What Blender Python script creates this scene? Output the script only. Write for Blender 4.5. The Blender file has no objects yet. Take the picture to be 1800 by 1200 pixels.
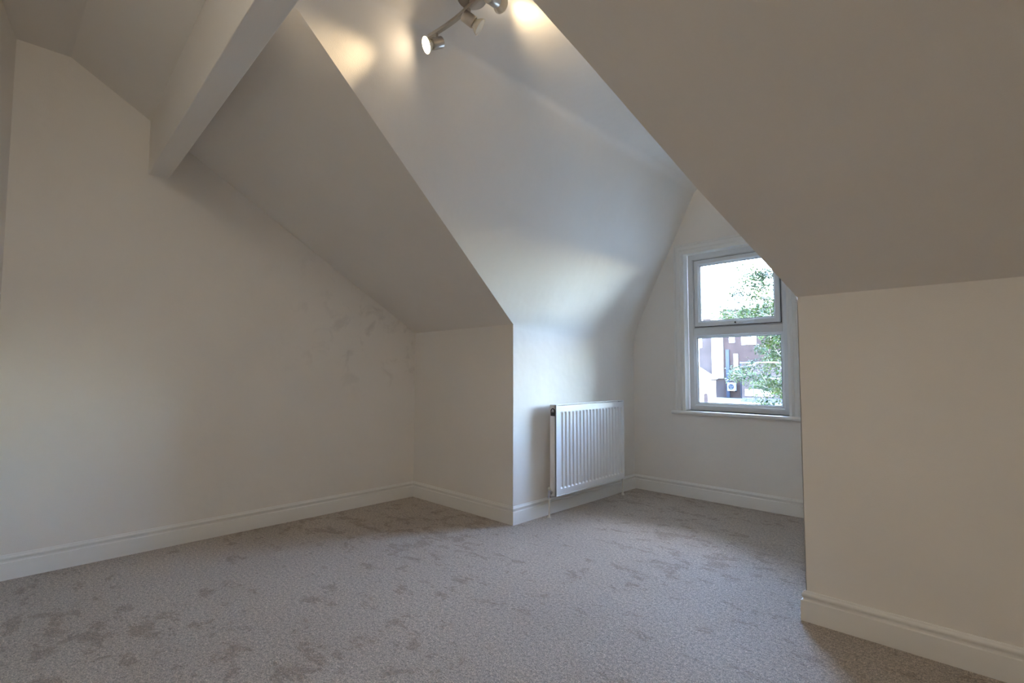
import bpy, bmesh, math, random
from mathutils import Vector, Matrix
random.seed(7)
sc = bpy.context.scene
COL = sc.collection

# ------------------------------------------------------------------ camera
cd = bpy.data.cameras.new('camera'); cam = bpy.data.objects.new('camera', cd); COL.objects.link(cam)
R_ = Vector((0.71698739, 0.69708423, 0.00163065)); U_ = Vector((0.0398843, -0.04335826, 0.99826314)); F_ = Vector((-0.6959442, 0.71567704, 0.05889004))
cam.matrix_world = Matrix(((R_.x, U_.x, -F_.x, 0), (R_.y, U_.y, -F_.y, 0), (R_.z, U_.z, -F_.z, 1.0), (0, 0, 0, 1)))
cd.sensor_width = 36; cd.lens = 36 * 903.698 / 1800; cd.clip_start = .02; cd.clip_end = 600
sc.camera = cam
# ------------------------------------------------------------------ sky, sun, exposure
w = bpy.data.worlds.new('sky'); sc.world = w; w.use_nodes = True
bg = w.node_tree.nodes['Background']
SKY_K = 8.2
sky = w.node_tree.nodes.new('ShaderNodeTexSky'); sky.sky_type = 'NISHITA'; sky.sun_disc = False
sky.sun_elevation = math.radians(52); sky.sun_rotation = math.radians(8); sky.air_density = 1.0; sky.dust_density = .6; sky.ozone_density = 3.0
w.node_tree.links.new(sky.outputs[0], bg.inputs[0]); bg.inputs[1].default_value = SKY_K
sl = bpy.data.lights.new('sun', 'SUN'); sl.energy = 9.0; sl.angle = math.radians(.6); sl.color = (1, .95, .86)
so = bpy.data.objects.new('sun', sl); COL.objects.link(so)
so.rotation_euler = Vector((-.64, .01, -.77)).to_track_quat('-Z', 'Y').to_euler()
sc.view_settings.view_transform = 'Standard'; sc.view_settings.look = 'None'
sc.view_settings.gamma = 1; sc.view_settings.use_curve_mapping = False
sc.view_settings.exposure = 0.16
sc.cycles.max_bounces = 12; sc.cycles.diffuse_bounces = 8; sc.cycles.transparent_max_bounces = 16
sc.cycles.use_denoising = True
sc.cycles.sample_clamp_indirect = 8
LAMP = (1.0, .76, .45); SPOT_W = 16; FILL_GLOW = 23

# ------------------------------------------------------------------ materials
def mat(name, col, rough=.6, metal=0, spec=.3):
    m = bpy.data.materials.new(name); m.use_nodes = True
    b = m.node_tree.nodes['Principled BSDF']
    b.inputs['Base Color'].default_value = (*col, 1); b.inputs['Roughness'].default_value = rough
    b.inputs['Metallic'].default_value = metal; b.inputs['Specular IOR Level'].default_value = spec
    return m, m.node_tree, b
def nd(t, typ, **kw):
    n = t.nodes.new(typ)
    for k, v in kw.items(): setattr(n, k, v)
    return n
def bump(t, b, h, strength, dist):
    bp = nd(t, 'ShaderNodeBump'); bp.inputs['Strength'].default_value = strength; bp.inputs['Distance'].default_value = dist
    t.links.new(h, bp.inputs['Height']); t.links.new(bp.outputs[0], b.inputs['Normal'])
def objcoord(t, scale=(1, 1, 1)):
    tc = nd(t, 'ShaderNodeTexCoord'); mp = nd(t, 'ShaderNodeMapping'); mp.inputs['Scale'].default_value = scale
    t.links.new(tc.outputs['Object'], mp.inputs[0]); return mp.outputs[0]
def noise(t, vec, scale, detail=3, rough=.5, dist=0):
    n = nd(t, 'ShaderNodeTexNoise'); n.inputs['Scale'].default_value = scale; n.inputs['Detail'].default_value = detail
    n.inputs['Roughness'].default_value = rough; n.inputs['Distortion'].default_value = dist
    t.links.new(vec, n.inputs['Vector']); return n.outputs['Fac']
def ramp(t, fac, stops):
    r = nd(t, 'ShaderNodeValToRGB')
    el = r.color_ramp.elements
    while len(el) < len(stops): el.new(.5)
    for e, (p, c) in zip(el, stops): e.position = p; e.color = (*c, 1)
    t.links.new(fac, r.inputs[0]); return r.outputs[0]
def mix(t, fac, a, b, mode='MIX'):
    n = nd(t, 'ShaderNodeMix', data_type='RGBA', blend_type=mode)
    if isinstance(fac, float): n.inputs[0].default_value = fac
    else: t.links.new(fac, n.inputs[0])
    for i, x in ((6, a), (7, b)):
        if isinstance(x, tuple): n.inputs[i].default_value = (*x, 1)
        else: t.links.new(x, n.inputs[i])
    return n.outputs[2]

PAINT = (.83, .80, .755)
def paint(name, smudge=False):
    m, t, b = mat(name, PAINT, .62, 0, .25)
    v = objcoord(t)
    c = ramp(t, noise(t, v, 2.2, 4), [(.3, tuple(x * .965 for x in PAINT)), (.7, PAINT)])
    if smudge:                      # greasy grey marks low on the old plaster
        s = ramp(t, noise(t, v, 5.5, 6, .62, .6), [(.54, (0, 0, 0)), (.66, (1, 1, 1))])
        # only in a band near the far end of the wall
        sx = nd(t, 'ShaderNodeSeparateXYZ'); t.links.new(v, sx.inputs[0])
        r1 = nd(t, 'ShaderNodeMapRange'); r1.inputs[1].default_value = 1.2; r1.inputs[2].default_value = 2.0; t.links.new(sx.outputs[1], r1.inputs[0])
        r2 = nd(t, 'ShaderNodeMapRange'); r2.inputs[1].default_value = .75; r2.inputs[2].default_value = 1.15; t.links.new(sx.outputs[2], r2.inputs[0])
        m1 = nd(t, 'ShaderNodeMath', operation='MULTIPLY'); t.links.new(r1.outputs[0], m1.inputs[0]); t.links.new(r2.outputs[0], m1.inputs[1])
        m2 = nd(t, 'ShaderNodeMath', operation='MULTIPLY'); t.links.new(m1.outputs[0], m2.inputs[0]); t.links.new(s, m2.inputs[1])
        m3 = nd(t, 'ShaderNodeMath', operation='MULTIPLY'); t.links.new(m2.outputs[0], m3.inputs[0]); m3.inputs[1].default_value = .38
        c = mix(t, m3.outputs[0], c, (.50, .47, .44))
    t.links.new(c, b.inputs['Base Color'])
    a = nd(t, 'ShaderNodeMath', operation='ADD')
    t.links.new(noise(t, v, 260, 2), a.inputs[0])
    q = nd(t, 'ShaderNodeMath', operation='MULTIPLY'); t.links.new(noise(t, v, 3.5, 3), q.inputs[0]); q.inputs[1].default_value = 22
    t.links.new(q.outputs[0], a.inputs[1])
    bump(t, b, a.outputs[0], .35, .0012)
    return m
M_WALL = paint('wall_paint'); M_WALLS = paint('wall_paint_smudged', True)
M_GLOSS, t, b = mat('white_gloss', (.80, .79, .76), .28, 0, .5)
bump(t, b, noise(t, objcoord(t), 60, 2), .08, .001)
M_UPVC, t, b = mat('white_upvc', (.78, .80, .82), .30, 0, .45)
bump(t, b, noise(t, objcoord(t), 90, 2), .04, .001)
M_RAD, t, b = mat('radiator_enamel', (.84, .85, .87), .25, 0, .5)
bump(t, b, noise(t, objcoord(t), 120, 2), .04, .0005)
M_SEAL, t, b = mat('grey_gasket', (.10, .10, .11), .7)
bump(t, b, noise(t, objcoord(t), 200, 2), .1, .0005)
def brushed(name, col, rough):
    m, t, b = mat(name, col, rough, 1)
    n = noise(t, objcoord(t, (1, 1, 14)), 60, 3)
    r = nd(t, 'ShaderNodeMapRange'); r.inputs[3].default_value = rough - .08; r.inputs[4].default_value = rough + .12
    t.links.new(n, r.inputs[0]); t.links.new(r.outputs[0], b.inputs['Roughness'])
    bump(t, b, n, .1, .0005); return m
M_STEEL = brushed('brushed_steel', (.55, .50, .44), .32)
M_CHROME = brushed('chrome', (.62, .63, .66), .2)
M_DARK, t, b = mat('dark_metal', (.05, .05, .055), .5, .3)
bump(t, b, noise(t, objcoord(t), 200, 2), .1, .0005)
M_PIPE, t, b = mat('painted_pipe', (.72, .70, .64), .4)
bump(t, b, noise(t, objcoord(t), 90, 2), .1, .0005)

# lamp glass: lit and unlit
def emit(name, col, s, base=(.9, .85, .75)):
    m, t, b = mat(name, base, .2)
    b.inputs['Emission Color'].default_value = (*col, 1); b.inputs['Emission Strength'].default_value = s
    mp = nd(t, 'ShaderNodeMapRange'); mp.inputs[3].default_value = s * .85; mp.inputs[4].default_value = s
    t.links.new(noise(t, objcoord(t), 120, 1), mp.inputs[0]); t.links.new(mp.outputs[0], b.inputs['Emission Strength'])
    return m
M_LIT = emit('lit_lens', (1, .80, .55), 30)
M_GLASSY, t, b = mat('reflector_glass', (.80, .74, .62), .25, 0, .5)
bump(t, b, noise(t, objcoord(t), 150, 2), .1, .0005)

# glazing
M_PANE = bpy.data.materials.new('window_glass'); M_PANE.use_nodes = True
t = M_PANE.node_tree; t.nodes.clear()
o_ = nd(t, 'ShaderNodeOutputMaterial'); mx = nd(t, 'ShaderNodeMixShader'); tr = nd(t, 'ShaderNodeBsdfTransparent'); gl = nd(t, 'ShaderNodeBsdfGlossy')
tr.inputs[0].default_value = (.95, .97, .97, 1); gl.inputs['Roughness'].default_value = .02
fr = nd(t, 'ShaderNodeFresnel'); fr.inputs[0].default_value = 1.45
t.links.new(fr.outputs[0], mx.inputs[0]); t.links.new(tr.outputs[0], mx.inputs[1]); t.links.new(gl.outputs[0], mx.inputs[2]); t.links.new(mx.outputs[0], o_.inputs[0])

# carpet
M_CARPET, t, b = mat('beige_carpet', (.3, .27, .24), .55, 0, .6)
v = objcoord(t)
fine = noise(t, v, 210, 3, .7)
mid = noise(t, v, 75, 5, .8)
tuft = ramp(t, fine, [(.32, (.20, .158, .125)), (.50, (.52, .44, .37)), (.66, (.86, .75, .655))])
tuft2 = ramp(t, mid, [(.34, (.45, .43, .41)), (.52, (1, 1, 1)), (.70, (1.45, 1.45, 1.45))])
c = mix(t, 1.0, tuft, tuft2, 'MULTIPLY')
vd = objcoord(t, (1.0, 1.5, 1))
dm = nd(t, 'ShaderNodeMath', operation='MULTIPLY_ADD'); t.links.new(noise(t, v, .9, 2), dm.inputs[0]); dm.inputs[1].default_value = .30; t.links.new(noise(t, vd, 6.5, 9, .72, .3), dm.inputs[2])
dn = nd(t, 'ShaderNodeMath', operation='SUBTRACT'); t.links.new(dm.outputs[0], dn.inputs[0]); dn.inputs[1].default_value = .100
drag = ramp(t, dn.outputs[0], [(.60, (0, 0, 0)), (.655, (1, 1, 1))])        # brushed the wrong way: darker pile
c = mix(t, drag, c, mix(t, 1.0, c, (.70, .63, .565), 'MULTIPLY'))
patch = ramp(t, noise(t, v, 1.3, 3), [(.35, (.93, .92, .91)), (.65, (1.06, 1.06, 1.06))])
c = mix(t, 1.0, c, patch, 'MULTIPLY')
t.links.new(c, b.inputs['Base Color'])
hs = nd(t, 'ShaderNodeMath', operation='ADD'); t.links.new(fine, hs.inputs[0])
h2 = nd(t, 'ShaderNodeMath', operation='MULTIPLY'); t.links.new(mid, h2.inputs[0]); h2.inputs[1].default_value = 1.6
t.links.new(h2.outputs[0], hs.inputs[1]); bump(t, b, hs.outputs[0], 1.0, .006)
b.inputs['Sheen Weight'].default_value = .25; b.inputs['Sheen Roughness'].default_value = .4

# outdoors
def brick(name, c1, c2, mortar, s=1.0):
    m, t, b = mat(name, c1, .9)
    tc = nd(t, 'ShaderNodeTexCoord'); sx = nd(t, 'ShaderNodeSeparateXYZ'); cx = nd(t, 'ShaderNodeCombineXYZ'); ad = nd(t, 'ShaderNodeMath', operation='ADD')
    t.links.new(tc.outputs['Object'], sx.inputs[0]); t.links.new(sx.outputs[0], ad.inputs[0]); t.links.new(sx.outputs[1], ad.inputs[1])
    t.links.new(ad.outputs[0], cx.inputs[0]); t.links.new(sx.outputs[2], cx.inputs[1])
    br = nd(t, 'ShaderNodeTexBrick'); br.inputs['Scale'].default_value = 1; br.inputs['Brick Width'].default_value = .225; br.inputs['Row Height'].default_value = .075; br.inputs['Mortar Size'].default_value = .01
    br.inputs['Color1'].default_value = (*c1, 1); br.inputs['Color2'].default_value = (*c2, 1); br.inputs['Mortar'].default_value = (*mortar, 1)
    t.links.new(cx.outputs[0], br.inputs['Vector'])
    p = ramp(t, noise(t, tc.outputs['Object'], .8, 4), [(.3, (.75, .75, .75)), (.7, (1.2, 1.2, 1.2))])
    t.links.new(mix(t, 1.0, br.outputs[0], p, 'MULTIPLY'), b.inputs['Base Color']); bump(t, b, br.outputs[1], .3, .01); return m
M_BRICK = brick('red_brick', (.032, .013, .012), (.042, .018, .016), (.05, .042, .038))
M_BRICKP = brick('pale_brick', (.046, .027, .027), (.056, .035, .034), (.065, .055, .052))
def plain(name, col, rough=.8, s=6, var=.15):
    m, t, b = mat(name, col, rough)
    t.links.new(ramp(t, noise(t, objcoord(t), s, 4), [(.3, tuple(x * (1 - var) for x in col)), (.7, tuple(min(1, x * (1 + var)) for x in col))]), b.inputs['Base Color'])
    return m
M_RENDER = plain('white_render', (.62, .56, .48), .8, 2)
M_CREAM = plain('cream_render', (.58, .50, .42), .8, 2)
M_SLATE = plain('slate', (.10, .105, .12), .7, 3)
M_ROOFW = plain('pale_roof_felt', (.5, .5, .5), .8, 3)
M_WHITE = plain('white_frame', (.75, .75, .75), .5, 10, .05)
M_NAVY = plain('dark_pipe', (.02, .025, .045), .5, 10)
M_GWALL = plain('grey_block', (.07, .066, .07), .9, 4, .3)
M_OPANE, t, b = mat('far_window_glass', (.12, .15, .18), .1, 0, .8)
bump(t, b, noise(t, objcoord(t), 2, 1), .05, .01)
M_GROUND = plain('pale_gravel', (.30, .29, .25), .95, .5, .25)
M_LEAF, t, b = mat('leaf_green', (.08, .15, .04), .55, 0, .3)
t.links.new(ramp(t, noise(t, objcoord(t), 2.5, 3), [(.3, (.008, .022, .010)), (.48, (.026, .046, .012)), (.68, (.10, .125, .03))]), b.inputs['Base Color'])
M_BARK = plain('pale_bark', (.26, .23, .20), .9, 12, .3)

# ------------------------------------------------------------------ mesh helpers
def link(name, bm, m, parent=None, smooth=False, kind=None, bevel=0):
    bmesh.ops.recalc_face_normals(bm, faces=bm.faces)
    me = bpy.data.meshes.new(name); bm.to_mesh(me); bm.free()
    me.materials.append(m)
    if smooth:
        for p in me.polygons: p.use_smooth = True
        me.set_sharp_from_angle(angle=math.radians(35))
    o = bpy.data.objects.new(name, me); COL.objects.link(o)
    if parent is not None: o.parent = parent
    if kind: o['kind'] = kind
    if bevel:
        md = o.modifiers.new('bevel', 'BEVEL'); md.width = bevel; md.segments = 2; md.limit_method = 'ANGLE'
    return o
def empty(name, loc, label=None, cat=None, kind=None, group=None, rz=0):
    o = bpy.data.objects.new(name, None); COL.objects.link(o); o.location = loc; o.rotation_euler = (0, 0, rz); o.empty_display_size = .05
    if label: o['label'] = label
    if cat: o['category'] = cat
    if kind: o['kind'] = kind
    if group: o['group'] = group
    return o
def tag(o, label, cat, group=None, kind=None):
    o['label'] = label; o['category'] = cat
    if group: o['group'] = group
    if kind: o['kind'] = kind
    return o
def box(bm, x0, x1, y0, y1, z0, z1):
    vs = [bm.verts.new(p) for p in ((x0, y0, z0), (x1, y0, z0), (x1, y1, z0), (x0, y1, z0), (x0, y0, z1), (x1, y0, z1), (x1, y1, z1), (x0, y1, z1))]
    for f in ((0, 3, 2, 1), (4, 5, 6, 7), (0, 1, 5, 4), (1, 2, 6, 5), (2, 3, 7, 6), (3, 0, 4, 7)): bm.faces.new([vs[i] for i in f])
def bx(*a):
    bm = bmesh.new(); box(bm, *a); return bm
def prism(bm, pts, off):
    off = Vector(off); a = [bm.verts.new(p) for p in pts]; b = [bm.verts.new(Vector(p) + off) for p in pts]
    n = len(pts); bm.faces.new(a); bm.faces.new(b[::-1])
    for i in range(n): bm.faces.new((a[i], b[i], b[(i + 1) % n], a[(i + 1) % n]))
def sweep(bm, rings, closed_path=False, closed_prof=True, caps=True):
    vr = [[bm.verts.new(p) for p in r] for r in rings]; n = len(vr[0]); m = len(vr)
    for i in range(m if closed_path else m - 1):
        A, B = vr[i], vr[(i + 1) % m]
        for j in range(n if closed_prof else n - 1): bm.faces.new((A[j], A[(j + 1) % n], B[(j + 1) % n], B[j]))
    if caps and not closed_path:
        bm.faces.new(vr[0]); bm.faces.new(vr[-1][::-1])
def lathe(bm, a, d, prof, seg=20, cap0=True, cap1=True):
    """revolve prof [(s along d, radius)] about the axis from a along d"""
    a = Vector(a); d = Vector(d).normalized(); q = d.to_track_quat('Z', 'Y')
    rings = []
    for s, r in prof: rings.append([bm.verts.new(a + q @ Vector((r * math.cos(2 * math.pi * k / seg), r * math.sin(2 * math.pi * k / seg), s))) for k in range(seg)])
    for A, B in zip(rings, rings[1:]):
        for k in range(seg): bm.faces.new((A[k], A[(k + 1) % seg], B[(k + 1) % seg], B[k]))
    if cap0: bm.faces.new(rings[0][::-1])
    if cap1: bm.faces.new(rings[-1])
def lz(a, d, prof, seg=20, **k):
    bm = bmesh.new(); lathe(bm, a, d, prof, seg, **k); return bm
def tube(bm, pts, rads, seg=8):
    pts = [Vector(p) for p in pts]; rings = []
    for i, p in enumerate(pts):
        d = (pts[min(i + 1, len(pts) - 1)] - pts[max(i - 1, 0)]).normalized(); q = d.to_track_quat('Z', 'Y'); r = rads[i] if isinstance(rads, (list, tuple)) else rads
        rings.append([p + q @ Vector((r * math.cos(2 * math.pi * k / seg), r * math.sin(2 * math.pi * k / seg), 0)) for k in range(seg)])
    sweep(bm, rings)

# ------------------------------------------------------------------ room dimensions (metres)
XL, YK, XD, XR, YR, YW = -3.512, 2.470, -2.390, -.637, 2.369, 3.991
ZK, MS, ZD, ZC = 1.317, .6066, 2.50, 2.66
XE = 1.75                       # right-hand end wall, out of view
BY0, BY1, BZ = .615, .716, 2.128 # beam
YREAR = lambda x: .047 - .18 * (x - XL)
YTOP = YK - (ZC - ZK) / MS
zl = lambda y: ZK + MS * (YK - y)
zr = lambda y: ZK - .002 + MS * (YR - y)
yl = lambda z: YK - (z - ZK) / MS
yr = lambda z: YR - (z - ZK + .002) / MS
T = .12; YB = .62

# floor
link('floor', bx(XL - T, XE + T, -1.3, YW + .15, -.12, 0), M_CARPET, kind='structure')
# walls
link('wall_left', bx(XL - T, XL, -.25, YK + .3, -.1, 2.9), M_WALLS, kind='structure')
bm = bmesh.new(); prism(bm, [(XL - .1, YREAR(XL - .1), -.1), (XE + .1, YREAR(XE + .1), -.1), (XE + .1, YREAR(XE + .1), 2.8), (XL - .1, YREAR(XL - .1), 2.8)], (-.02, -T, 0))
link('wall_rear', bm, M_WALL, kind='structure')
link('wall_right', bx(XE, XE + T, -1.25, YR + .3, -.1, 2.9), M_WALL, kind='structure')
link('wall_front_left', bx(XL - .05, XD - .003, YK, YK + T, -.1, ZK + .0), M_WALL, kind='structure')
link('wall_front_right', bx(XR + .003, XE + .05, YR, YR + T, -.1, ZK), M_WALL, kind='structure')

# dormer surface profiles, rounded where plaster curves, sharp at the room end
def rounded(P, rads, n=10):
    out = [P[0]]
    for i in range(1, len(P) - 1):
        a, b_, c_ = Vector(P[i - 1]), Vector(P[i]), Vector(P[i + 1]); r = rads[i - 1]
        u = (a - b_).normalized(); v_ = (c_ - b_).normalized()
        for k in range(n + 1):
            s = k / n; p = b_ + u * r * (1 - s) ** 2 + v_ * r * s ** 2      # quadratic blend
            out.append((p.x, p.y))
    out.append(P[-1]); return out
def loft(profs_front_to_back, ys_fn, name, m, thick):
    """profs: list over stations of (x,z) lists; ys_fn(j,k,x,z) gives depth"""
    bm = bmesh.new(); n = len(profs_front_to_back[0])
    g = [[bm.verts.new((x, ys_fn(j, x, z), z)) for (x, z) in pr] for j, pr in enumerate(profs_front_to_back)]
    for A, B in zip(g, g[1:]):
        for k in range(n - 1): bm.faces.new((A[k], A[k + 1], B[k + 1], B[k]))
    o = link(name, bm, m, smooth=False, kind='structure')
    for p in o.data.polygons: p.use_smooth = True
    o.data.flip_normals() if thick < 0 else None
    return o
ST = 16
XCL, XCR = -1.790, -1.240
# left: cheek bottom -> eave -> crease -> middle of the flat ceiling
ZB = zl(YB); PL = [(XD, -.05), (XD, ZK), (XD + (ZB - ZK) / (ZD - ZK) * (XCL - XD), ZB), (XCL, ZD), (-1.5, ZD)]
PRr = [(XR, -.05), (XR, ZK), (-.795, 1.66), (-.925, 1.985), (-1.092, zr(YB)), (XCR, ZD), (-1.5, ZD)]
def stations(P, radf, n):
    return [rounded(P, [max(1e-4, r) for r in radf(j / ST)], n) for j in range(ST + 1)]
def left_r(s): return (.02 + .13 * min(1, s * 1.1), .0, .02 + .05 * s)
SL = stations(PL, left_r, 12)
SR = stations(PRr, lambda s: (.02 + .13 * s, .02, .02, .0, .09), 8)
def ydepth(yv):
    def f(j, x, z):
        y0 = YK if z <= ZK else yv(z)
        y0 = max(y0, YB); s = j / ST
        return y0 + (YW + .05 - y0) * s
    return f
# split each at the middle of the eave curve: below = cheek wall, above = ceiling
cutL = 1 + 0; 
loft([p[:8] for p in SL], lambda j, x, z: (max(YB, YK if z <= ZK else yl(z))) * (1 - j / ST) + (YW + .05) * j / ST, 'wall_dormer_left', M_WALL, 1)
loft([p[7:] for p in SL], lambda j, x, z: (max(YB, YK if z <= ZK else yl(z))) * (1 - j / ST) + (YW + .05) * j / ST, 'ceiling_dormer_left', M_WALL, 1)
loft([p[:6] for p in SR], lambda j, x, z: (max(YB, YR if z <= ZK else yr(z))) * (1 - j / ST) + (YW + .05) * j / ST, 'wall_dormer_right', M_WALL, -1)
loft([p[5:] for p in SR], lambda j, x, z: (max(YB, YR if z <= ZK else yr(z))) * (1 - j / ST) + (YW + .05) * j / ST, 'ceiling_dormer_right', M_WALL, -1)

# main roof slopes (thick, outward)
nv = Vector((0, MS, 1)).normalized() * .10
def valley(SP, yv, cut_x):
    pts = []
    for (x, z) in SP[0]:
        if z <= ZK + 1e-4: continue
        y = yv(z)
        if y < YB + .01: break
        pts.append((x, y, z))
    return pts
vl = valley(SL, yl, 0); vr_ = valley(SR, yr, 0)
def at_y(A, B, y):
    s = (y - A[1]) / (B[1] - A[1]); return tuple(A[i] + (B[i] - A[i]) * s for i in range(3))
xl70 = XD + (zl(YB + .01) - ZK) / (ZD - ZK) * (XCL - XD)
bm = bmesh.new()
prism(bm, [(XL - .05, YK + .05, ZK - MS * .05), (XD - .001, YK + .05, ZK - MS * .05), (XD, YK, ZK)] + vl + [(xl70, YB + .01, zl(YB + .01)), (xl70, YTOP - .05, zl(YTOP - .05)), (XL - .05, YTOP - .05, zl(YTOP - .05))], nv)
link('ceiling_slope_left', bm, M_WALL, kind='structure')
xr70 = -1.090
yt = YTOP - .05
bm = bmesh.new()
prism(bm, [(XE + .05, YR + .05, zr(YR + .05)), (XE + .05, yt, zr(yt)), (xr70, yt, zr(yt)), (xr70, YB + .01, zr(YB + .01))] + vr_[::-1] + [(XR, YR, ZK - .002), (XR + .001, YR + .05, zr(YR + .05))], nv)
link('ceiling_slope_right', bm, M_WALL, kind='structure')
bm = bmesh.new()
prism(bm, [(xl70 - .05, YB + .02, zl(YB + .02)), (xr70 + .05, YB + .02, zl(YB + .02)), (xr70 + .05, yt, zl(yt)), (xl70 - .05, yt, zl(yt))], nv)
link('ceiling_slope_middle', bm, M_WALL, kind='structure')
link('ceiling', bx(XL - .05, XE + .05, -1.3, YTOP + .05, ZC, ZC + .1), M_WALL, kind='structure')
# boxed beam
sk = -.046 * (XE - XL)          # the beam is not quite square to the wall
bm = bmesh.new(); prism(bm, [(XL - .01, BY0, BZ), (XL - .01, BY1, BZ), (XE + .02, BY1 + sk, BZ), (XE + .02, BY0 + sk, BZ)], (0, 0, .44))
link('trim_beam', bm, M_WALL, kind='structure', bevel=.004)

# ------------------------------------------------------------------ window wall, window
WX0, WX1, WZ0, WZ1 = -1.911, -1.140, .690, 1.970
bm = bmesh.new()
for a in ((-2.55, -.45, -.1, WZ0), (-2.55, -.45, WZ1, 2.75), (-2.55, WX0, WZ0, WZ1), (WX1, -.45, WZ0, WZ1)):
    box(bm, a[0], a[1], YW, YW + .112, a[2], a[3])
bmesh.ops.remove_doubles(bm, verts=bm.verts, dist=1e-5)
link('wall_window', bm, M_WALL, kind='structure')

win = empty('window_1', (-1.54, YW, .69), kind='structure')
def wlink(name, bm, m, parent=win, **k):
    bmesh.ops.translate(bm, verts=bm.verts, vec=-Vector(parent_world(parent)))
    return link(name, bm, m, parent, **k)
def parent_world(p):
    v = Vector((0, 0, 0))
    while p is not None: v += Vector(p.location); p = p.parent
    return v
def rect_sweep(bm, x0, x1, z0, z1, prof, sides='full'):
    """prof: (inset from the rectangle towards its centre, y)"""
    rings = []
    for cx, cz, sx, sz in ((x0, z0, 1, 1), (x0, z1, 1, -1), (x1, z1, -1, -1), (x1, z0, -1, 1)):
        rings.append([Vector((cx + sx * i, y, cz + (sz * i if (sides == 'full' or sz < 0) else 0))) for i, y in prof])
    sweep(bm, rings, closed_path=(sides == 'full'))
# architrave, three sides, moulded
bm = bmesh.new(); y = YW
rect_sweep(bm, -1.994, -1.057, .690, 2.052, [(0, y), (0, y - .022), (.010, y - .026), (.018, y - .022), (.022, y - .016), (.048, y - .014), (.054, y - .018), (.064, y - .020), (.072, y - .014), (.078, y - .012), (.083, y - .010), (.083, y)], 'open')
wlink('architrave', bm, M_GLOSS, smooth=True)
# reveal lining
bm = bmesh.new(); rect_sweep(bm, WX0 - .004, WX1 + .004, WZ0, WZ1 + .004, [(0, y - .008), (.006, y - .008), (.006, y + .062), (0, y + .062)], 'open')
wlink('reveal_lining', bm, M_GLOSS)
# window board with rounded nose
bm = bmesh.new()
pr = [(y + .10, .690), (y - .030, .690), (y - .038, .687), (y - .041, .680), (y - .041, .672), (y - .038, .665), (y - .030, .662), (y, .662), (y, .675), (y + .1, .675)]
sweep(bm, [[Vector((xx, a, c_)) for a, c_ in pr] for xx in (-2.020, -1.036)])
wlink('window_sill', bm, M_GLOSS, smooth=True)
# uPVC outer frame (bevelled section) + transom
FY = y + .060
def section(wd, d=.055, ch=.012): return [(0, FY + d), (0, FY + .004), (.004, FY), (wd - ch, FY), (wd, FY + ch), (wd, FY + d)]
bm = bmesh.new(); rect_sweep(bm, WX0 + .006, WX1 - .006, WZ0, WZ1 - .004, section(.052))
fr_ = wlink('window_frame', bm, M_UPVC, smooth=True)
IX0, IX1 = WX0 + .058, WX1 - .058
bm = bmesh.new()
pz = [(1.288, FY + .055), (1.288, FY + .012), (1.298, FY), (1.352, FY), (1.364, FY + .012), (1.364, FY + .055)]
sweep(bm, [[Vector((xx, yy, zz)) for zz, yy in pz] for xx in (IX0 - .006, IX1 + .006)])
wlink('transom', bm, M_UPVC, smooth=True)
# lower fixed light: bead, gasket, pane
bm = bmesh.new(); rect_sweep(bm, IX0, IX1, .742, 1.288, [(0, FY + .050), (0, FY + .014), (.004, FY + .012), (.012, FY + .024), (.012, FY + .050)])
wlink('glazing_bead', bm, M_UPVC, smooth=True)
bm = bmesh.new(); rect_sweep(bm, IX0 + .012, IX1 - .012, .754, 1.276, [(0, FY + .040), (0, FY + .024), (.0025, FY + .024), (.0025, FY + .040)])
wlink('gasket', bm, M_SEAL)
wlink('pane', bx(IX0 + .013, IX1 - .013, FY + .030, FY + .034, .755, 1.275), M_PANE)
# upper top-hung sash
sash = empty('sash', (0, 0, 0)); sash.parent = win; sash.location = (0, .06, .98)
SX0, SX1, SZ0, SZ1 = IX0 + .004, IX1 - .004, 1.369, 1.911
def secS(wd, d=.05): return [(0, FY + d), (0, FY - .004), (.004, FY - .008), (wd - .014, FY - .008), (wd, FY + .008), (wd, FY + d)]
bm = bmesh.new(); rect_sweep(bm, SX0, SX1, SZ0, SZ1, secS(.044))
wlink('sash_frame', bm, M_UPVC, parent=sash, smooth=True)
bm = bmesh.new(); rect_sweep(bm, IX0 - .001, IX1 + .001, 1.3645, 1.9155, [(0, FY + .050), (0, FY + .006), (.005, FY + .006), (.005, FY + .050)])
wlink('sash_gasket', bm, M_SEAL, parent=sash)
bm = bmesh.new(); rect_sweep(bm, SX0 + .044, SX1 - .044, SZ0 + .044, SZ1 - .044, [(0, FY + .030), (0, FY + .010), (.0025, FY + .010), (.0025, FY + .030)])
wlink('pane_gasket', bm, M_SEAL, parent=sash)
wlink('pane', bx(SX0 + .045, SX1 - .045, FY + .02, FY + .024, SZ0 + .045, SZ1 - .045), M_PANE, parent=sash)
bm = bmesh.new(); box(bm, -1.530, -1.470, FY - .014, FY - .006, 1.374, 1.396); tube(bm, [(-1.500, FY - .012, 1.385), (-1.500, FY - .036, 1.385)], .009, 12)
tube(bm, [(-1.502, FY - .036, 1.384), (-1.47, FY - .040, 1.386), (-1.40, FY - .040, 1.387), (-1.375, FY - .038, 1.386)], [.008, .0085, .008, .006], 10)
h = wlink('window_handle', bm, M_UPVC, parent=sash, smooth=True)
wlink('lock_button', lz((-1.517, FY - .0145, 1.385), (0, -1, 0), [(0, .007), (.010, .007), (.012, .005)], 12), M_DARK, parent=sash, smooth=True)

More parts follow.
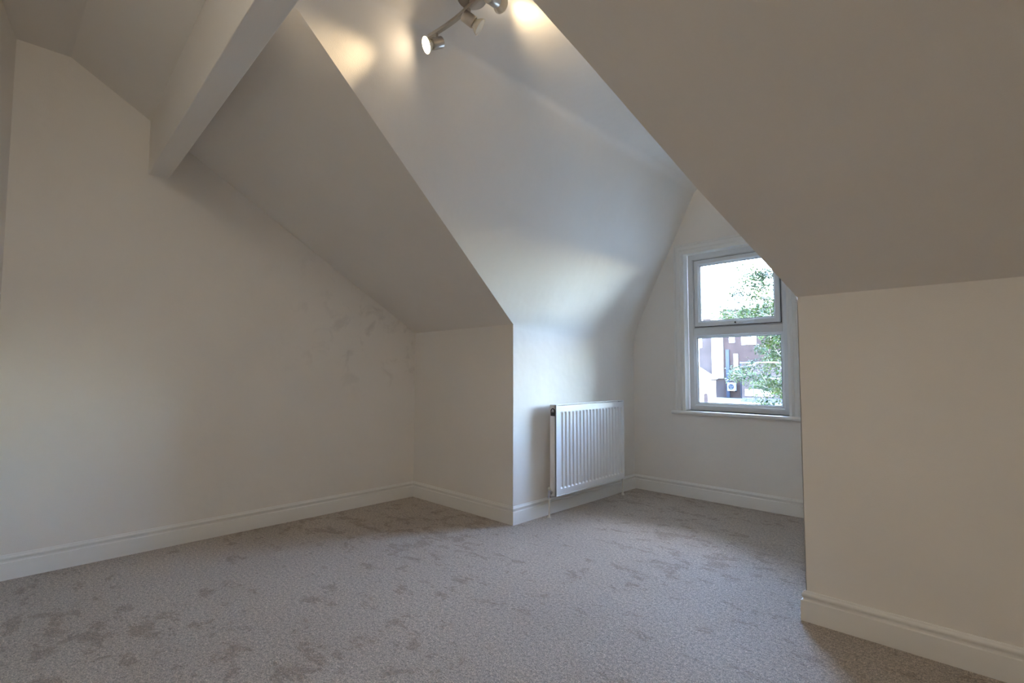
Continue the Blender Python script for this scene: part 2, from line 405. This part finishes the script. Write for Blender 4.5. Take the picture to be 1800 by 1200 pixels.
# ------------------------------------------------------------------ skirting boards
SK = [(0, 0), (.017, 0), (.017, .077), (.0162, .0805), (.0125, .0815), (.0095, .0835), (.0088, .087), (.0098, .092), (.0130, .0965), (.0146, .101), (.0146, .1045), (.0118, .109), (.0078, .111), (.0072, .1145), (.0045, .1175), (0, .1175)]
def skirting(name, a, b_, n, ma, mb):
    """a->b wall line, n into the room, ma / mb: mitre (+1 outside corner, -1 inside corner, 0 square) at each end"""
    a, b_, n = Vector((*a, 0)), Vector((*b_, 0)), Vector((*n, 0)).normalized(); d = (b_ - a).normalized()
    bm = bmesh.new()
    sweep(bm, [[a + n * t_ - d * t_ * ma + Vector((0, 0, h_)) for t_, h_ in SK], [b_ + n * t_ + d * t_ * mb + Vector((0, 0, h_)) for t_, h_ in SK]])
    return link(name, bm, M_GLOSS, kind='structure', smooth=True)
skirting('baseboard_left', (XL, YREAR(XL)), (XL, YK), (1, 0), -1, -1)
skirting('baseboard_front_left', (XL, YK), (XD, YK), (0, -1), -1, 1)
skirting('baseboard_dormer_left', (XD, YK), (XD, YW), (1, 0), 1, -1)
skirting('baseboard_window', (XD, YW), (XR, YW), (0, -1), -1, -1)
skirting('baseboard_dormer_right', (XR, YW), (XR, YR), (-1, 0), -1, 1)
skirting('baseboard_front_right', (XR, YR), (XE, YR), (0, -1), 1, -1)
skirting('baseboard_right', (XE, YR), (XE, YREAR(XE)), (-1, 0), -1, -1)

# ------------------------------------------------------------------ radiator
RX0, RX1, RY0, RY1, RZ0, RZ1 = XD + .045, XD + .100, 2.795, 3.665, .140, .770
rad = empty('radiator', (XD + .07, (RY0 + RY1) / 2, 0), 'white panel radiator with vertical ribs on the dormer wall beside the window', 'radiator')
def rlink(name, bm, m, parent=rad, **k):
    bmesh.ops.translate(bm, verts=bm.verts, vec=-parent_world(parent)); return link(name, bm, m, parent, **k)
# front panel: pressed channels
NG = 19; g0, g1 = 2.858, 3.622; pitch = (g1 - g0) / (NG - 1); gw, gd = .0085, .0075
bm = bmesh.new(); cols = [RY0, RY0 + .004]
prof = []
for i in range(NG):
    c0 = g0 + i * pitch
    prof += [(c0 - gw - .006, 0), (c0 - gw, 1), (c0 + gw, 1), (c0 + gw + .006, 0)]
ys = [(RY0 + .004, 0)] + prof + [(RY1 - .004, 0)]
zs = [(RZ0 + .006, 0), (RZ0 + .045, 0), (RZ0 + .058, 1), (RZ1 - .063, 1), (RZ1 - .050, 0), (RZ1 - .010, 0)]
grid = [[bm.verts.new((RX1 - gd * a * c_, yy, zz)) for zz, c_ in zs] for yy, a in ys]
for A, B in zip(grid, grid[1:]):
    for k in range(len(zs) - 1): bm.faces.new((A[k], B[k], B[k + 1], A[k + 1]))
o = rlink('front_panel', bm, M_RAD)
for p in o.data.polygons: p.use_smooth = False
md = o.modifiers.new('thick', 'SOLIDIFY'); md.thickness = .002; md.offset = -1
md = o.modifiers.new('bevel', 'BEVEL'); md.width = .002; md.segments = 2; md.limit_method = 'ANGLE'; md.angle_limit = math.radians(20)
bm = bmesh.new(); box(bm, RX0, RX0 + .004, RY0 + .01, RY1 - .01, RZ0 + .01, RZ1 - .01)
for i in range(NG):
    box(bm, RX0 + .004, RX1 - .014, g0 + i * pitch - .008, g0 + i * pitch + .008, RZ0 + .04, RZ1 - .05)
rlink('convector_fin', bm, M_RAD)
# rolled edge frame of the front
bm = bmesh.new()
rings = []
for cy, cz, sy, sz in ((RY0, RZ0, 1, 1), (RY0, RZ1, 1, -1), (RY1, RZ1, -1, -1), (RY1, RZ0, -1, 1)):
    rings.append([Vector((xx, cy + sy * i, cz + sz * i)) for i, xx in ((0, RX1 - .010), (0, RX1 + .001), (.002, RX1 + .0025), (.005, RX1 + .001), (.006, RX1 - .010))])
sweep(bm, rings, closed_path=True); rlink('rolled_rim', bm, M_RAD, smooth=True)
# side covers, top grille
for yy, s in ((RY0, 1), (RY1, -1)):
    a0, a1 = sorted((yy, yy + s * .003))
    bm = bmesh.new(); box(bm, RX0, RX1 - .001, a0, a1, RZ0, RZ1); sc_ = rlink('side_cover', bm, M_RAD, bevel=.001)
    ym = yy - s * .001
    # arched air-vent cut-out shown as dark recess
    pts = [(RX0 + .0075, RZ1 - .078)] + [(RX0 + .0275 - .020 * math.cos(k * math.pi / 8), RZ1 - .045 + .0155 * math.sin(k * math.pi / 8) * 1.4) for k in range(9)] + [(RX0 + .0475, RZ1 - .078)]
    bm = bmesh.new(); prism(bm, [(a, ym, b_) for a, b_ in pts], (0, s * .0022, 0)); rlink('vent_opening', bm, M_DARK, parent=sc_)
    pts = [(RX0 + .016, RZ1 - .052)] + [(RX0 + .0275 - .0115 * math.cos(k * math.pi / 8), RZ1 - .046 + .0115 * math.sin(k * math.pi / 8) * 1.4) for k in range(9)] + [(RX0 + .039, RZ1 - .052)]
    bm = bmesh.new(); prism(bm, [(a, ym - s * .0008, b_) for a, b_ in pts], (0, s * .001, 0)); rlink('vent_badge', bm, M_CHROME, parent=sc_)
bm = bmesh.new()
for k in range(4): box(bm, RX0 + .004 + k * .013, RX0 + .008 + k * .013, RY0 + .003, RY1 - .003, RZ1 - .004, RZ1 + .001)
for k in range(34):
    yy = RY0 + .006 + k * (RY1 - RY0 - .016) / 33; box(bm, RX0 + .002, RX1 - .004, yy, yy + .003, RZ1 - .006, RZ1 - .001)
rlink('top_grille', bm, M_RAD)
# brackets to the wall
for yy in (RY0 + .12, RY1 - .15):
    bm = bmesh.new(); box(bm, XD, RX0 + .002, yy, yy + .03, RZ0 + .06, RZ1 - .06); rlink('wall_bracket', bm, M_RAD)
# valves and tails
for yy, s in ((RY0, -1), (RY1, 1)):
    yv = yy + s * .030; xv = RX0 + .018
    bm = bmesh.new()
    lathe(bm, (xv, yv, .128), (0, 0, 1), [(0, .009), (.004, .0125), (.016, .0125), (.018, .0095), (.045, .0095), (.047, .011), (.056, .011), (.058, .006)], 6 if False else 14)
    lathe(bm, (xv, yv, .165), (0, -s, 0), [(0, .008), (.008, .008), (.009, .013), (.020, .013), (.021, .009), (.031, .009)], 12)
    vlv = rlink('valve', bm, M_CHROME, smooth=True)
    if s < 0:
        bm = lz((xv, yv, .184), (0, 0, 1), [(0, .009), (.003, .0115), (.012, .0115), (.016, .008), (.022, .006)], 12); rlink('valve_cap', bm, M_PIPE, parent=vlv, smooth=True)
    else:
        bm = lz((xv, yv, .184), (0, 0, 1), [(0, .010), (.004, .012), (.045, .011), (.050, .008)], 12); rlink('valve_cap', bm, M_CHROME, parent=vlv, smooth=True)
    rlink('pipe', lz((xv, yv, 0), (0, 0, 1), [(0, .0075), (.130, .0075)], 12), M_PIPE, smooth=True)
    rlink('pipe_collar', lz((xv, yv, 0), (0, 0, 1), [(0, .015), (.005, .014), (.008, .009)], 14), M_PIPE, smooth=True)

# ------------------------------------------------------------------ ceiling spotlights in the dormer
def spot_fixture(loc, label, heads, rz=0):
    f = empty('ceiling_spotlight', loc, label, 'ceiling light', rz=rz)      # origin on the ceiling
    link('ceiling_plate', lz((0, 0, 0), (0, 0, -1), [(0, .060), (.018, .060), (.024, .055), (.025, 0.02)], 32), M_STEEL, f, smooth=True)
    # waved bar: flat strip of three shallow bends
    pts = []
    for k in range(25):
        s = k / 24; pts.append((-.285 + .57 * s, .009 * math.sin(s * 2 * math.pi), -.040))
    bm = bmesh.new(); rings = []
    for i, p in enumerate(pts):
        d = (Vector(pts[min(i + 1, 24)]) - Vector(pts[max(i - 1, 0)])).normalized(); n_ = Vector((-d.y, d.x, 0))
        P = Vector(p); rings.append([P + n_ * a + Vector((0, 0, c_)) for a, c_ in ((-.009, -.007), (.009, -.007), (.009, .007), (-.009, .007))])
    sweep(bm, rings); link('bar', bm, M_STEEL, f, bevel=.0015)
    link('bar_post', lz((0, 0, -.024), (0, 0, -1), [(0, .012), (.012, .012)], 16), M_STEEL, f, smooth=True)
    for hx, dirv, lit, power in heads:
        hy = .009 * math.sin((hx + .285) / .57 * 2 * math.pi); D = Vector(dirv).normalized()
        # short stem down from the bar to the middle of the can
        C = Vector((hx, hy, -.040 - .050))
        hd = link('spot_can', lz(C - D * .028, D, [(0, .018), (.002, .0225), (.004, .0235), (.050, .0235), (.052, .0225), (.052, .0205), (.046, .0205)], 28, cap1=True), M_STEEL, f, smooth=True)
        link('swivel_stem', lz((hx, hy, -.043), (0, 0, -1), [(0, .0045), (.008, .0045), (.009, .006), (.016, .006), (.017, .0045), (.033, .0045)], 12), M_STEEL, hd, smooth=True)
        b0 = C + D * .018
        link('bulb', lz(b0, D, [(0, .0155), (.010, .0165), (.014, .021), (.024, .0285), (.032, .0325), (.035, .0335)], 32, cap1=False), M_GLASSY, hd, smooth=True)
        link('bulb_lens', lz(b0 + D * .0325, D, [(0, .0318), (.002, .0315), (.004, .024), (.005, .008)], 32), M_LIT if lit else M_GLASSY, hd, smooth=True)
        if power:
            l = bpy.data.lights.new('spot_beam', 'SPOT'); l.energy = power; l.color = LAMP; l.spot_size = math.radians(54); l.spot_blend = 1.0; l.shadow_soft_size = .028
            lo = bpy.data.objects.new('spot_beam', l); COL.objects.link(lo); lo.parent = hd; lo.location = b0 + D * .045; lo.rotation_euler = D.to_track_quat('-Z', 'Y').to_euler()
    return f
spot_fixture((-1.485, 1.297, ZD), 'brushed steel ceiling spotlight bar with swivelling lit spots on the dormer ceiling', [
    (-.235, (-.29, -.86, -.44), True, SPOT_W * 1.1),
    (-.020, (.50, .62, -.55), False, 0),
    (.128, (-.16, .94, .20), True, SPOT_W * .9),
    (.245, (.75, -.30, -.45), True, SPOT_W)])

# added lamp, unseen above and behind the camera: globe shape for warm fill light
gl_ = empty('fill_globe', (-.15, -.28, ZC), 'added unseen fill lamp, a glowing globe on the flat ceiling by the rear wall', 'ceiling light')
link('fill_globe_base', lz((0, 0, 0), (0, 0, -1), [(0, .09), (.02, .09), (.03, .07)], 24), M_STEEL, gl_, smooth=True)
M_FILL = emit('fill_globe_glow', (1.0, .91, .78), FILL_GLOW)
link('fill_globe_shell', lz((0, 0, -.02), (0, 0, -1), [(0, .07)] + [(.15 - .15 * math.cos(a), .15 * math.sin(a)) for a in [math.pi * (.18 + .80 * k / 12) for k in range(13)]], 28), M_FILL, gl_, smooth=True)

# ------------------------------------------------------------------ outdoors
# ground: falls away below the house, rises to the yard of the buildings opposite
bm = bmesh.new(); ys_ = [4.4, 20, 40, 57, 90, 260]; zz_ = [-5.0, -5.0, -3.5, -1.95, -1.9, -1.9]
g = [[bm.verts.new((x, yy, z)) for x in (-220, -60, -30, -10, 20, 140)] for yy, z in zip(ys_, zz_)]
for A, B in zip(g, g[1:]):
    for k in range(5): bm.faces.new((A[k], A[k + 1], B[k + 1], B[k]))
link('ground', bm, M_GROUND, kind='structure')

def blk(name, m, parent, a, bevel=0):
    bm = bx(*a); bmesh.ops.translate(bm, verts=bm.verts, vec=-parent_world(parent)); return link(name, bm, m, parent, bevel=bevel)
def far_window(parent, x0, x1, z0, z1, y, blind=False):
    bm = bmesh.new(); rings = []
    for cx, cz, sx, sz in ((x0, z0, 1, 1), (x0, z1, 1, -1), (x1, z1, -1, -1), (x1, z0, -1, 1)):
        rings.append([Vector((cx + sx * i, yy, cz + sz * i)) for i, yy in ((-.05, y + .05), (-.05, y - .06), (.07, y - .06), (.07, y + .05))])
    sweep(bm, rings, closed_path=True); bmesh.ops.translate(bm, verts=bm.verts, vec=-parent_world(parent))
    f = link('window', bm, M_WHITE, parent)
    blk('blind' if blind else 'pane', M_WHITE if blind else M_OPANE, f, (x0, x1, y - .03, y - .01, z0, z1))
# main brick building
A = empty('brick_building', (-18, 60, -1.9), 'tall dark red brick building behind the tree with white windows and a chimney', 'building')
blk('wall', M_BRICK, A, (-24.05, -9.0, 60, 70, -1.95, 8.2)); blk('parapet', M_RENDER, A, (-24.05, -8.9, 59.88, 70.2, 8.2, 8.65))
blk('chimney', M_SLATE, A, (-23.3, -22.35, 61, 62.2, 8.65, 10.1)); blk('chimney_cap', M_SLATE, A, (-23.4, -22.25, 60.9, 62.3, 10.1, 10.22))
far_window(A, -23.3, -22.75, 4.45, 5.1, 60); far_window(A, -21.9, -20.4, 4.15, 5.0, 60); far_window(A, -18.8, -17.2, 4.15, 5.4, 60)
blk('downpipe', M_NAVY, A, (-23.75, -23.35, 59.86, 60, -1.9, 3.6))
blk('pilaster', M_CREAM, A, (-22.85, -22.4, 59.86, 60, .8, 3.1))
blk('downpipe', M_NAVY, A, (-22.15, -22.05, 59.86, 60, -1.9, 2.2))
# left wing
B = empty('brick_annexe', (-32, 60, -1.9), 'flat-roofed brick building at the left of the window view with a roof railing', 'building')
blk('wall', M_BRICKP, B, (-42, -24.07, 60.3, 69, -1.95, 7.35)); blk('roof', M_ROOFW, B, (-42.1, -24.07, 60.1, 69.1, 7.35, 7.5))
bm = bmesh.new(); tube(bm, [(-40, 60.4, 7.95), (-24.2, 60.4, 7.95)], .05, 6)
for k in range(12):
    tube(bm, [(-26.05 - k * 1.25 + (1.2 if k == 0 else 0), 60.4, 7.45), (-26.05 - k * 1.25 + (1.2 if k == 0 else 0), 60.4, 7.95)], .045, 6)
bmesh.ops.translate(bm, verts=bm.verts, vec=-parent_world(B)); link('roof_railing', bm, M_SLATE, B)
blk('mast', M_NAVY, B, (-26.46, -26.40, 60.6, 60.66, 7.5, 9.3))
far_window(B, -27.5, -26.75, 4.0, 5.2, 60.3); far_window(B, -29.6, -28.8, 4.0, 5.2, 60.3)
blk('stair_tower', M_RENDER, B, (-25.3, -24.07, 59.7, 60.25, .28, 7.2))
# low rendered outbuilding with hipped roof
Cc = empty('rendered_outbuilding', (-26.5, 55, -2.1), 'low cream rendered outbuilding with pale pitched roof and arched doorway', 'building')
blk('wall', M_CREAM, Cc, (-30, -23.0, 54.0, 55.2, -2.2, .12))
bm = bmesh.new(); prism(bm, [(-30.2, 53.8, .25), (-22.9, 53.8, .25), (-24.7, 55.2, 1.45), (-30.2, 55.2, 1.6)], (0, .02, .06))
prism(bm, [(-22.9, 53.8, .25), (-22.9, 55.4, .25), (-24.7, 55.3, 1.45), (-24.7, 55.2, 1.45)], (.02, 0, .06))
bmesh.ops.translate(bm, verts=bm.verts, vec=-parent_world(Cc)); link('roof', bm, M_ROOFW, Cc)
blk('fascia', M_SLATE, Cc, (-30.1, -22.98, 53.9, 54.0, -.12, .23))
bm = bmesh.new(); cx, rr = -23.6, .2
prism(bm, [(cx - rr, 53.96, -2.2)] + [(cx - rr * math.cos(k * math.pi / 8), 53.96, -1.45 + rr * math.sin(k * math.pi / 8)) for k in range(9)] + [(cx + rr, 53.96, -2.2)], (0, .06, 0))
bmesh.ops.translate(bm, verts=bm.verts, vec=-parent_world(Cc)); link('arched_door', bm, M_BRICK, Cc)
# flat-roofed pale block right of it
Dd = empty('flat_roofed_block', (-20.5, 57.5, -1.9), 'single-storey pale brick block with flat roof under the tree', 'building')
blk('wall', M_BRICKP, Dd, (-20.95, -14.0, 57.0, 59.8, -1.95, 1.95)); blk('roof', M_SLATE, Dd, (-21.05, -13.9, 56.85, 59.82, 1.95, 2.1))
for x0, x1 in ((-20.55, -19.85), (-19.65, -18.8), (-18.6, -17.85)): far_window(Dd, x0, x1, -1.45, -.85, 57.0, True)
# yard wall
W_ = empty('yard_wall', (-18, 55.6, -2), 'low grey block wall in front of the flat-roofed block', 'wall')
bm = bmesh.new()
for r in range(2):
    for k in range(16):
        xx = -20.6 + k * .45 + (.22 if r else 0); box(bm, xx + .008, xx + .442, 55.5, 55.7, -2.08 + r * .22, -1.87 + r * .22)
bmesh.ops.translate(bm, verts=bm.verts, vec=-parent_world(W_)); link('block_course', bm, M_GWALL, W_, kind='stuff')
# condenser
ac = empty('air_conditioner', (-22.95, 59.6, -1.1), 'small white air conditioning unit with dark round fan on the brick wall', 'air conditioner')
bm = bx(-.42, .42, -.35, .12, 0, .92); link('casing', bm, M_WHITE, ac, bevel=.03)
link('fan_ring', lz((0, -.34, .44), (0, -1, 0), [(0, .34), (.03, .34), (.035, .30), (.02, .28)], 28), M_NAVY, ac)
bm = bmesh.new()
for k in range(3):
    a = k * 2.1; prism(bm, [(0, -.372, .44), (.24 * math.cos(a), -.378, .44 + .24 * math.sin(a)), (.24 * math.cos(a + .8), -.378, .44 + .24 * math.sin(a + .8))], (0, -.01, 0))
link('fan_blade', bm, M_SLATE, ac)
for xx in (-.35, .28): link('bracket', bx(xx, xx + .07, -.3, .39, -.06, 0), M_NAVY, ac)

# tree
tr_ = empty('leafy_tree', (-4.9, 18, -5), 'tall leafy green tree close outside the window, in front of the brick buildings', 'tree')
O = Vector((-4.9, 18, -5))
bm = bmesh.new(); tube(bm, [(0, 0, -.2), (.08, 0, 2.5), (.0, .1, 5), (.1, .05, 7.5), (.0, 0, 9.6)], [.22, .18, .13, .08, .03], 10); link('trunk', bm, M_BARK, tr_, smooth=True)
rnd = random.Random(11); tips = []
nb = 46
for k in range(nb):
    z0 = 4.3 + 5.2 * k / nb; az = k * 2.4 + rnd.uniform(-.3, .3); L = (.9 + 1.75 * math.exp(-((z0 - 7.1) / 1.7) ** 2)) * rnd.uniform(.75, 1.1)
    pts = [Vector((0, 0, z0))]; d = Vector((math.cos(az), math.sin(az), rnd.uniform(.15, .55))).normalized()
    for q in range(5):
        pts.append(pts[-1] + d * L / 5); d = (d + Vector((rnd.uniform(-.2, .2), rnd.uniform(-.2, .2), rnd.uniform(-.18, .12)))).normalized()
    bm = bmesh.new(); tube(bm, pts, [.045, .036, .028, .02, .013, .006], 6)
    for q in range(2, 6):
        for _ in range(3):
            d2 = (d + Vector((rnd.uniform(-1, 1), rnd.uniform(-1, 1), rnd.uniform(-.6, .7)))).normalized(); e = pts[q] + d2 * rnd.uniform(.3, .65)
            tube(bm, [pts[q], (pts[q] + e) / 2 + Vector((0, 0, .04)), e], [.012, .008, .004], 4); tips.append((pts[q], e, z0))
    link('branch', bm, M_BARK, tr_, smooth=True)
verts = []; faces = []
for a, e, z0 in tips:
    n = int(40 * (1.15 - .10 * max(0, z0 - 6.5)))
    for _ in range(max(4, n)):
        p = a.lerp(e, rnd.uniform(.1, 1.15)) + Vector((rnd.gauss(0, .10), rnd.gauss(0, .10), rnd.gauss(0, .09)))
        d = Vector((rnd.uniform(-1, 1), rnd.uniform(-1, 1), rnd.uniform(-.8, .3))).normalized(); s_ = d.cross(Vector((rnd.uniform(-.4, .4), rnd.uniform(-.4, .4), 1))).normalized(); up = s_.cross(d)
        L = rnd.uniform(.07, .12); W = L * .36; i0 = len(verts)
        verts += [p, p + d * L * .5 + s_ * W + up * W * .35, p + d * L, p + d * L * .5 - s_ * W + up * W * .35]
        faces += [(i0, i0 + 1, i0 + 2), (i0, i0 + 2, i0 + 3)]
me = bpy.data.meshes.new('foliage'); me.from_pydata([tuple(v) for v in verts], [], faces); me.materials.append(M_LEAF)
fo = bpy.data.objects.new('foliage', me); COL.objects.link(fo); fo.parent = tr_; fo['kind'] = 'stuff'
